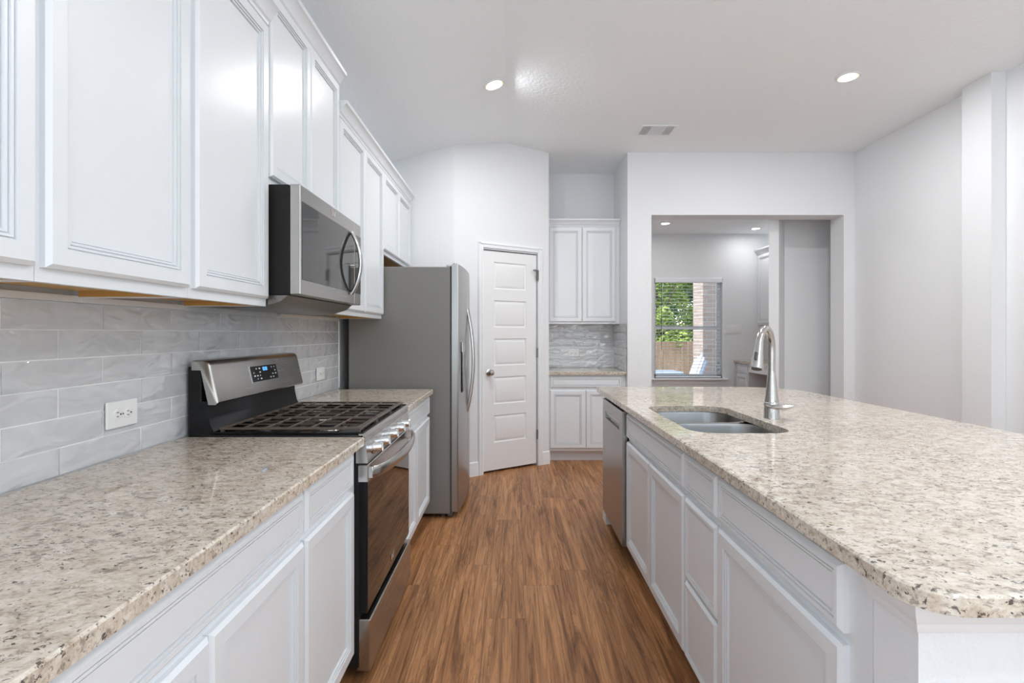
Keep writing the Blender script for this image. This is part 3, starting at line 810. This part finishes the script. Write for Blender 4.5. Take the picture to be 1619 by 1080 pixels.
hd.box(-.545, -.524, RY0+.010, RY0+.030, .756, .800, .002).box(-.545, -.524, RY1-.030, RY1-.010, .756, .800, .002)
hd.build('door_handle', STEELX, od, 40)
d = MB()
def logo(mb, P, a, c, s, t_):   # a slanted swash of three strokes
    for q0, q1 in (((-.5, .5), (-.25, -.5)), ((-.25, -.5), (0, .35)), ((0, .35), (.25, -.5)), ((.25, -.5), (.55, .5))):
        p0 = P+a*(q0[0]*s)+c*(q0[1]*s*.6); p1 = P+a*(q1[0]*s)+c*(q1[1]*s*.6)
        mb.tube([p0, p1], t_, 6)
logo(d, Vector((-.5420, 2.27, .300)), Vector((0, 1, 0)), Vector((0, 0, 1)), .05, .0022)
d.build('badge', CHROME, od)
MB().box(-.585, -.534, RY0+.006, RY1-.006, .034, .228, .004).build('warming_drawer', STEEL, rg)
# burners and grates
bpos = [(-.72, 2.02), (-.98, 2.02), (-.85, 2.265), (-.72, 2.51), (-.98, 2.51)]
for i, (x, y) in enumerate(bpos):
    r = (.050, .038, .055, .046, .034)[i]
    b = MB().lathe([(r*1.25, 0), (r*1.2, .006), (r, .008), (r, .014), (.001, .014)], 28, Matrix.Translation((x, y, .921))).build('burner_base', NICKEL, rg)
    MB().lathe([(r*.95, 0), (r*.98, .003), (r*.9, .007), (.001, .008)], 28, Matrix.Translation((x, y, .9345))).build('burner_cap', BLACKM, b)
gz0, gz1 = .936, .945
secs = [(1.902, 2.147), (2.150, 2.380), (2.383, 2.630)]
for (a, c) in secs:
    g = MB()
    def bar(x0, x1, y0, y1, z0=gz0, z1=gz1):
        g.box(x0, x1, y0, y1, z0, z1, .0025)
    xa, xb = -1.105, -.572
    bar(xa, xb, a, a+.013); bar(xa, xb, c-.013, c); bar(xa, xa+.014, a+.013, c-.013); bar(xb-.022, xb, a+.013, c-.013)
    for x in (-1.02, -.935, -.85, -.765, -.68):
        bar(x-.0032, x+.0032, a+.013, c-.013)
    for m in (a+(c-a)*.36, a+(c-a)*.64): bar(xa+.014, xb-.022, m-.003, m+.003, gz0+.003, gz1-.001)
    for x in (xa+.004, xb-.016):
        for y in (a+.002, c-.012): g.box(x, x+.012, y, y+.010, .921, gz0+.001)
    g.build('grate', IRON, rg)

# ------------------------------------------------------------------ microwave
mw = thing('microwave', (-1.0, 2.26, 1.395), 'stainless steel microwave hanging over the range', 'microwave')
MY0, MY1 = 1.889, 2.637
MB().box(XW+.012, -.836, MY0, MY1, 1.443, 1.857, .003).build('body', BLACKM, mw)
MB().prism([(XW+.03, 1.442), (XW+.03, 1.402), (-1.06, 1.393), (-.935, 1.399), (-.868, 1.420), (-.842, 1.442)], 'y', MY0+.002, MY1-.002).build('vent_underside', DSTEEL, mw)
dm = MB().box(-.834, -.794, MY0, 2.532, 1.445, 1.858, .003).build('door', STEEL, mw)
MB().box(-.7945, -.7925, 1.905, 2.528, 1.502, 1.797, .0005).build('door_glass', MWGLASS, dm)
MB().box(-.834, -.794, 2.535, MY1, 1.445, 1.858, .003).build('control_column', STEEL, mw)
MB().box(-.7945, -.7925, 2.540, MY1-.004, 1.502, 1.797, .0005).build('control_glass', MWGLASS, mw.children[-1])
h_ = MB(); pts = []; 
for i in range(21):
    s = i/20; b_ = math.sin(math.pi*s)
    pts.append((-.788+.045*b_**.8, 2.47, 1.492+.30*s))
h_.tube(pts, .012, 12, flat=(.75, 1.1)).build('handle', STEELX, dm)
d = MB(); logo(d, Vector((-.7935, 2.235, 1.828)), Vector((0, 1, 0)), Vector((0, 0, 1)), .045, .002); d.build('badge', CHROME, dm)

# ------------------------------------------------------------------ refrigerator
fg = thing('refrigerator', (-.78, 4.0, 0), 'tall stainless refrigerator with grey side beside the pantry door', 'refrigerator')
FY0, FY1 = 3.552, 4.462
MB().box(-1.155, -.442, FY0, FY1, .03, 1.768, .006).build('body', FRIDGE, fg)
MB().box(-.442, -.430, FY0+.012, FY1-.012, .05, 1.765).build('gasket', RUBBER, fg)
def fdoor(y0, y1, name):
    mb = MB(); rs = []
    def sag(y): s = (y-FY0)/(FY1-FY0); return -.385+.028*(1-(2*s-1)**2)
    plan = [(-.430, y0), (sag(y0)-.008, y0)]
    for i in range(13):
        s = i/12; y = y0+.004+(y1-y0-.008)*s; plan.append((sag(y), y))
    plan += [(sag(y1)-.008, y1), (-.430, y1)]
    for z in (.045, 1.786): rs.append([Vector((x, y, z)) for x, y in plan])
    mb.rings(rs); return mb.build(name, STEELV, fg, 25)
fd = fdoor(FY0+.002, 3.996, 'freezer_door'); fr2 = fdoor(4.002, FY1-.002, 'fridge_door')
def fh(y, par):
    pts = []
    for i in range(25):
        s = i/24; pts.append((-.362+.050*math.sin(math.pi*s)**.85, y, .685+.81*s))
    MB().tube(pts, .012, 12, flat=(.9, .9)).build('handle', STEELX, par)
fh(3.965, fd); fh(4.035, fr2)
MB().box(-.40, -.366, 3.66, 3.88, .87, 1.22, .004).build('dispenser', BLACK, fd)
MB().box(-.372, -.362, 3.65, 3.89, 1.16, 1.235, .004).build('dispenser_panel', STEELX, fd)
hp = MB().box(-.47, -.395, FY0+.015, FY0+.07, 1.769, 1.782, .003).lathe([(.014, 0), (.014, .014), (.001, .015)], 12, Matrix.Translation((-.41, FY0+.035, 1.782)))
hp.build('hinge_cover', NICKEL, fg)
MB().box(-.46, -.425, FY0+.01, FY1-.01, .012, .045).build('toe_grille', RUBBER, fg)
for x in (-1.08, -.50):
    for y in (FY0+.06, FY1-.06): MB().lathe([(.02, 0), (.02, .03)], 12, Matrix.Translation((x, y, 0))).build('foot', RUBBER, fg)
tag(MB().box(-.430, -.385, FY0+.006, FY0+.05, .075, .092, .003).build('lower_hinge', NICKEL, fg))

# ------------------------------------------------------------------ dishwasher
dw = thing('dishwasher', (.93, 3.12, 0), 'stainless steel dishwasher at the far end of the island', 'dishwasher')
WY0, WY1 = 2.822, 3.432
MB().box(.640, 1.22, WY0+.002, WY1-.002, .10, .868).build('tub', BLACKM, dw)
MB().box(.70, 1.20, WY0+.002, WY1-.002, .0, .10).build('toe_panel', BLACKM, dw)
p = MB(); X0, X1 = .610, .638
hz0, hz1, hy0, hy1 = .745, .790, 2.90, 3.34
p.box(X0, X1, WY0, WY1, .11, hz0).box(X0, X1, WY0, WY1, hz1, .862).box(X0, X1, WY0, hy0, hz0, hz1).box(X0, X1, hy1, WY1, hz0, hz1)
pd = p.build('door_panel', STEELV, dw)
MB().box(.632, .637, hy0, hy1, hz0, hz1).prism([(X0, hz1), (X0+.022, hz1), (X0+.003, hz1-.014)], 'y', hy0, hy1).build('pocket_handle', NICKEL, pd)

# ------------------------------------------------------------------ sink and faucet
sk = thing('kitchen_sink', (.90, 2.33, .68), 'double-bowl stainless steel sink set under the island granite', 'sink')
def bowl(x0, x1, y0, y1, r, depth):
    mb = MB(); zt = ZT-.034
    L = []
    def lp(i, z): return [Vector((x, y, z)) for x, y in rrect(x0+i, x1-i, y0+i, y1-i, max(.012, r-i*.6), 8)]
    L.append(lp(-.020, zt)); L.append(lp(0, zt)); L.append(lp(.003, zt-.01)); L.append(lp(.012, zt-depth+.04)); L.append(lp(.020, zt-depth+.015)); L.append(lp(.04, zt-depth)); L.append(lp(.12, zt-depth-.004))
    outer = []
    mb.rings(L, cap0=False, cap1=True)
    L2 = [lp(-.020, zt), lp(-.020, zt-.0015), lp(-.0015, zt-.0015), lp(.0105, zt-depth+.038), lp(.038, zt-depth-.003), lp(.12, zt-depth-.007)]
    mb.rings(L2, cap0=False, cap1=True)
    return mb
b1 = bowl(.692, 1.113, 2.385, 2.708, .10, .20).build('far_bowl', SINKS, sk, 40)
b2 = bowl(.692, 1.113, 1.947, 2.345, .11, .22).build('near_bowl', SINKS, sk, 40)
for b, y, z in ((b1, 2.545, ZT-.238), (b2, 2.145, ZT-.258)):
    MB().lathe([(.045, 0), (.045, .003), (.036, .004), (.030, -.001), (.001, -.001)], 24, Matrix.Translation((.90, y, z))).build('drain', CHROME, b)
fc = thing('faucet', (1.178, 2.304, ZT), 'brushed nickel pull-down faucet behind the island sink', 'faucet')
FM = Matrix.Translation((1.178, 2.304, ZT))
MB().lathe([(.034, 0), (.034, .003), (.0325, .006), (.0325, .046), (.031, .052), (.030, .058)], 28, FM).build('base', NICKEL, fc)
pipe = [(0, 0)]
dirv = Vector((-.68, -.73, 0)).normalized()
col = MB().lathe([(.030, .056), (.031, .066), (.029, .085), (.026, .11), (.0215, .15), (.0180, .19), (.0165, .205), (.0160, .215)], 28, FM).build('column', NICKEL, fc)
P0 = Vector((1.178, 2.304, ZT))
rad_ = .088
pts = [P0+Vector((0, 0, .212)), P0+Vector((0, 0, .25)), P0+Vector((0, 0, .29)), P0+Vector((0, 0, .318))]
for i in range(1, 21):
    a = R(165*i/20)
    pts.append(P0+Vector((0, 0, .318))+dirv*(rad_*(1-math.cos(a)))+Vector((0, 0, rad_*math.sin(a))))
MB().tube(pts, .0158, 16).build('spout', NICKEL, fc)
e0 = pts[-1]; ed = (pts[-1]-pts[-2]).normalized()
q = ed.to_track_quat('Z', 'Y').to_matrix().to_4x4(); q.translation = e0
hd = MB().lathe([(.0165, 0), (.0168, .003), (.0168, .012), (.020, .045), (.0245, .085), (.0275, .108), (.0265, .113), (.001, .113)], 24, q).build('spray_head', NICKEL, fc)
MB().lathe([(.021, .1135), (.020, .1155), (.001, .1155)], 20, q).build('spray_face', RUBBER, hd)
side = ed.cross(Vector((0, 0, 1))).normalized()
outd = (ed.cross(side)).normalized()
if outd.dot(dirv) < 0: outd = -outd
bt = MB().xbox(Matrix.Translation(e0+ed*.062+outd*.024) @ q.to_3x3().to_4x4(), .012, .012, .036, .003); bt.build('spray_button', RUBBER, hd)
lv = MB()
ld = Vector((.93, -.37, 0)).normalized()
lv.lathe([(.033, 0), (.034, .004), (.033, .014), (.030, .018)], 28, Matrix.Translation((1.178, 2.304, ZT+.056)))
rs = []
for s, wv, hv, dz in ((-.040, .006, .003, .058), (-.034, .017, .008, .057), (-.01, .029, .012, .055), (.03, .031, .013, .055), (.06, .023, .010, .058), (.078, .011, .005, .062), (.084, .004, .003, .064)):
    pc = P0+ld*s+Vector((.004, -.022, dz)); pn = Vector((-ld.y, ld.x, 0))
    rs.append([pc+pn*(wv*math.cos(2*math.pi*i/14))+Vector((0, 0, hv*math.sin(2*math.pi*i/14))) for i in range(14)])
lv.rings(rs); lv.build('lever', STEELX, fc)

# ------------------------------------------------------------------ ceiling fittings
def downlight(x, y, z, label, watts, r=.078, rx=0.0, blade=150):
    o = thing('recessed_light', (x, y, z), label, 'ceiling light', 'round recessed ceiling lights')
    M = Matrix.Translation((x, y, z)) @ Matrix.Rotation(rx, 4, 'Y') @ Matrix.Rotation(R(180), 4, 'X')
    MB().lathe([(r, 0), (r, .004), (r*.95, .007), (r*.82, .007), (r*.80, .003), (r*.80, 0)], 36, M).build('trim_ring', TRIM, o)
    MB().lathe([(r*.68, .002), (r*.68, .0045), (r*.5, .005), (.001, .0055)], 36, M).build('lens', LENS, o)
    MB().lathe([(r*.80, .001), (r*.80, .0035), (r*.681, .004), (r*.681, .001)], 36, M).build('warm_rim', RIM, o)
    l = bpy.data.lights.new('lamp', 'AREA'); l.shape = 'DISK'; l.size = r*1.5; l.energy = watts; l.color = (.97, .985, 1); l.spread = R(180)
    lo = bpy.data.objects.new('lamp', l); COL.objects.link(lo); lo.location = (x, y, z-.016); lo.rotation_euler = (0, rx, 0)
    return o
downlight(-.135, 3.61, zceil(-.135)-.001, 'glowing recessed light over the aisle in front of the range', LAMP_W, rx=-math.atan(.275))
downlight(2.35, 3.547, ZC-.001, 'glowing recessed light right of the ceiling vent, near the right wall', LAMP_W)
downlight(1.10, 2.655, ZC-.001, 'recessed light above the island, cut by the top edge of the picture', LAMP_W)
downlight(1.5, -.35, ZC-.001, 'recessed light over the island end near the viewpoint, above the picture', LAMP_W)  # unseen lamp added to light the near cabinets
downlight(2.35, 1.0, ZC-.001, 'recessed light over the seating side of the island, above the picture', LAMP_W)  # unseen lamp added to strengthen the ceiling light
downlight(1.995, 6.62, 2.739, 'small recessed light in the far room, left of its brighter twin', 3, .07)
downlight(3.33, 6.94, 2.739, 'bright recessed light in the far room near the wall cabinet', 3, .07)
downlight(2.2, 5.75, 2.739, 'recessed light in the far room hidden above the opening', 3, .07)  # unseen lamp added to brighten the far room
vt = thing('ceiling_vent', (1.27, 4.48, ZC), 'white rectangular air vent in the kitchen ceiling', 'vent')
vx0, vx1, vy0, vy1 = 1.11, 1.43, 4.36, 4.60
MB().box(vx0, vx1, vy0, vy0+.025, ZC-.010, ZC-.001, .003).box(vx0, vx1, vy1-.025, vy1, ZC-.010, ZC-.001, .003).box(vx0, vx0+.025, vy0+.025, vy1-.025, ZC-.010, ZC-.001, .003).box(vx1-.025, vx1, vy0+.025, vy1-.025, ZC-.010, ZC-.001, .003).box(vx0+.095, vx0+.105, vy0+.025, vy1-.025, ZC-.009, ZC-.001).box(vx1-.105, vx1-.095, vy0+.025, vy1-.025, ZC-.009, ZC-.001).build('frame', TRIM, vt)
MB().box(vx0+.025, vx1-.025, vy0+.025, vy1-.025, ZC-.002, ZC-.0005).build('duct_back', FRIDGE, vt)
lo_ = MB()
for k in range(5):
    for xx in (vx0+.034+k*.013, vx1-.034-k*.013): lo_.box(xx-.0025, xx+.0025, vy0+.025, vy1-.025, ZC-.008, ZC-.002)
for k in range(10):
    yy = vy0+.037+k*.0185; lo_.box(vx0+.105, vx1-.105, yy-.003, yy+.003, ZC-.008, ZC-.002)
lo_.build('louvres', TRIM, vt)

# ------------------------------------------------------------------ furniture of the far room
c = thing('base_cabinet', (3.5, 7.14, 0), 'small white drawer cabinet in the far room beside the dark knee space', 'cabinet')
MB().box(3.24, 3.848, 6.96, 7.318, .10, ZT-.031).build('cabinet_body', CAB, c)
MB().box(3.31, 3.848, 6.96, 7.318, 0, .10).build('toe_kick', CAB, c)
front_r(3.24, 6.98, 7.30, .745, .865, DRAW).build('drawer_front', CAB, c, 20); front_r(3.24, 6.98, 7.30, .12, .725, DOOR).build('door', CAB, c, 20)
dk = thing('desk', (3.5, 6.5, 0), 'desk unit with a knee space in the far room behind the faucet', 'desk')
MB().box(3.24, 3.848, 6.10, 6.955, .765, ZT-.031).build('apron', CAB, dk)
MB().box(3.24, 3.848, 6.10, 6.14, 0, .765).build('side_panel', CAB, dk)
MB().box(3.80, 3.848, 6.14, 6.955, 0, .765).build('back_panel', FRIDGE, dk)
slab(rrect(3.20, 3.848, 6.09, 7.332, 0), None, ZT, .03, 'countertop', 'granite worktop over the far room desk')
c = thing('wall_cabinet', (3.69, 6.7, 1.42), 'white wall cabinet in the far room, partly behind the hall wall', 'cabinet')
MB().box(3.55, 3.848, 6.10, 7.332, 1.42, 2.44).build('cabinet_body', CAB, c)
front_r(3.55, 6.12, 6.71, 1.44, 2.42, DOOR).build('door', CAB, c, 20); front_r(3.55, 6.715, 7.31, 1.44, 2.42, DOOR).build('door', CAB, c, 20)
MB().rings([[Vector((3.55-o, y, 2.43+z)) for o, z in CROWN] for y in (6.10, 7.332)]).build('crown_moulding', CAB, c, 20)

# ------------------------------------------------------------------ garden
struct(MB().box(-6, 16, 7.9, 24, -.25, -.08), 'ground', PATIO, 'pale patio and yard outside the window', 'ground')
fe = thing('fence', (4.6, 12.2, -.08), 'brown wooden privacy fence in the yard outside', 'fence')
m_ = MB(); x = .5
while x < 9.5:
    m_.box(x, x+.138, 12.20, 12.22, -.08, 1.10+random.uniform(-.012, .012), .003); x += .142
m_.build('pickets', FENCE, fe)
for z in (.15, .85): MB().box(.5, 9.5, 12.22, 12.26, z, z+.09).build('rail', FENCE, fe)
bc = MB().box(3.155, 3.62, 8.40, 8.86, -.08, 3.2)
tag(bc.build('brick_column', BRICK), 'grey brown brick porch column outside the window', 'column', kind='structure')
def tree(x, y, z0, h, spread, n, m, label, leaf=.10):
    o = thing('tree', (x, y, z0), label, 'tree', 'trees behind the fence')
    MB().tube([(x, y, z0), (x+.05, y, z0+h*.4), (x-.05, y+.05, z0+h*.8)], [.10, .075, .03], 10).build('trunk', BARK, o)
    br = MB()
    lf = MB()
    cl = []
    for k in range(26):
        a = random.uniform(0, 2*math.pi); r = spread*math.sqrt(random.random()); zz = z0+h*random.uniform(.32, 1.0)
        cl.append((Vector((x+r*math.cos(a), y+r*math.sin(a)*.7, zz)), random.uniform(.25, .45)*spread))
    for k in range(8):
        c_, r_ = cl[k]; br.tube([(x, y, z0+h*.45), ((x+c_.x)/2, (y+c_.y)/2, (z0+h*.45+c_.z)/2+.1), tuple(c_)], [.035, .02, .008], 6)
    br.build('branches', BARK, o)
    for k in range(n):
        c_, r_ = random.choice(cl)
        d_ = Vector((random.gauss(0, 1), random.gauss(0, 1), random.gauss(0, 1))).normalized()*r_*random.random()**.4
        p = c_+d_; u = Vector((random.gauss(0, 1), random.gauss(0, 1), random.gauss(0, .6))).normalized(); v = u.orthogonal().normalized()
        s = leaf*random.uniform(.6, 1.2)
        vs = [lf.bm.verts.new(p+q_) for q_ in (-u*s*.6, v*s*.28-u*.1*s, u*s*.6, -v*s*.28-u*.1*s)]
        lf.bm.faces.new(vs)
    lf.build('foliage', m, o, 0)
tree(3.75, 13.0, -.08, 3.0, .85, 7000, LEAF1, 'yellow green tree hanging over the left part of the fence')
tree(5.4, 13.0, -.08, 3.1, .85, 7000, LEAF1, 'yellow green tree over the fence beside the brick column')
tree(4.9, 16.0, -.08, 5.0, 1.5, 9000, LEAF2, 'deep green tree standing furthest behind the fence', .13)
# white slatted garden chair
ch = thing('garden_chair', (2.75, 8.02, -.08), 'white slatted garden chair in front of the brick column', 'chair')
cx, cy, gz = 2.40, 8.04, -.08
sb = MB()
for k in range(5): sb.box(cx-.05+k*.095, cx+.035+k*.095, cy-.26, cy+.26, gz+.36-k*.022, gz+.38-k*.022, .003)
sb.build('seat', WHITEP, ch)
bk = MB()
for k in range(5):
    yy = cy-.22+k*.11; hh = .74-abs(k-2)*.045
    M = Matrix.Translation((cx+.38+.10, yy, gz+.33+hh/2)) @ Matrix.Rotation(R(20), 4, 'Y')
    bk.xbox(M, .02, .095, hh, .004)
bk.xbox(Matrix.Translation((cx+.47, cy, gz+.50)) @ Matrix.Rotation(R(20), 4, 'Y'), .025, .52, .06, .003)
bk.build('backrest', WHITEP, ch)
for s in (-1, 1):
    MB().box(cx-.10, cx+.50, cy+s*.30-.06, cy+s*.30+.06, gz+.62, gz+.645, .006).build('armrest', WHITEP, ch)
    MB().box(cx-.07, cx+.01, cy+s*.29-.02, cy+s*.29+.02, gz, gz+.62, .003).build('leg', WHITEP, ch)
    MB().box(cx+.42, cx+.49, cy+s*.29-.02, cy+s*.29+.02, gz, gz+.62, .003).build('leg', WHITEP, ch)
tb = thing('patio_table', (2.92, 9.6, -.08), 'pale blue patio table top just above the window sill', 'table')
MB().box(2.62, 3.16, 9.35, 9.95, .55, .58, .01).build('table_top', TABLEP, tb)
for x in (2.67, 3.11):
    for y in (9.40, 9.90): MB().box(x-.02, x+.02, y-.02, y+.02, -.08, .55).build('leg', TABLEP, tb)
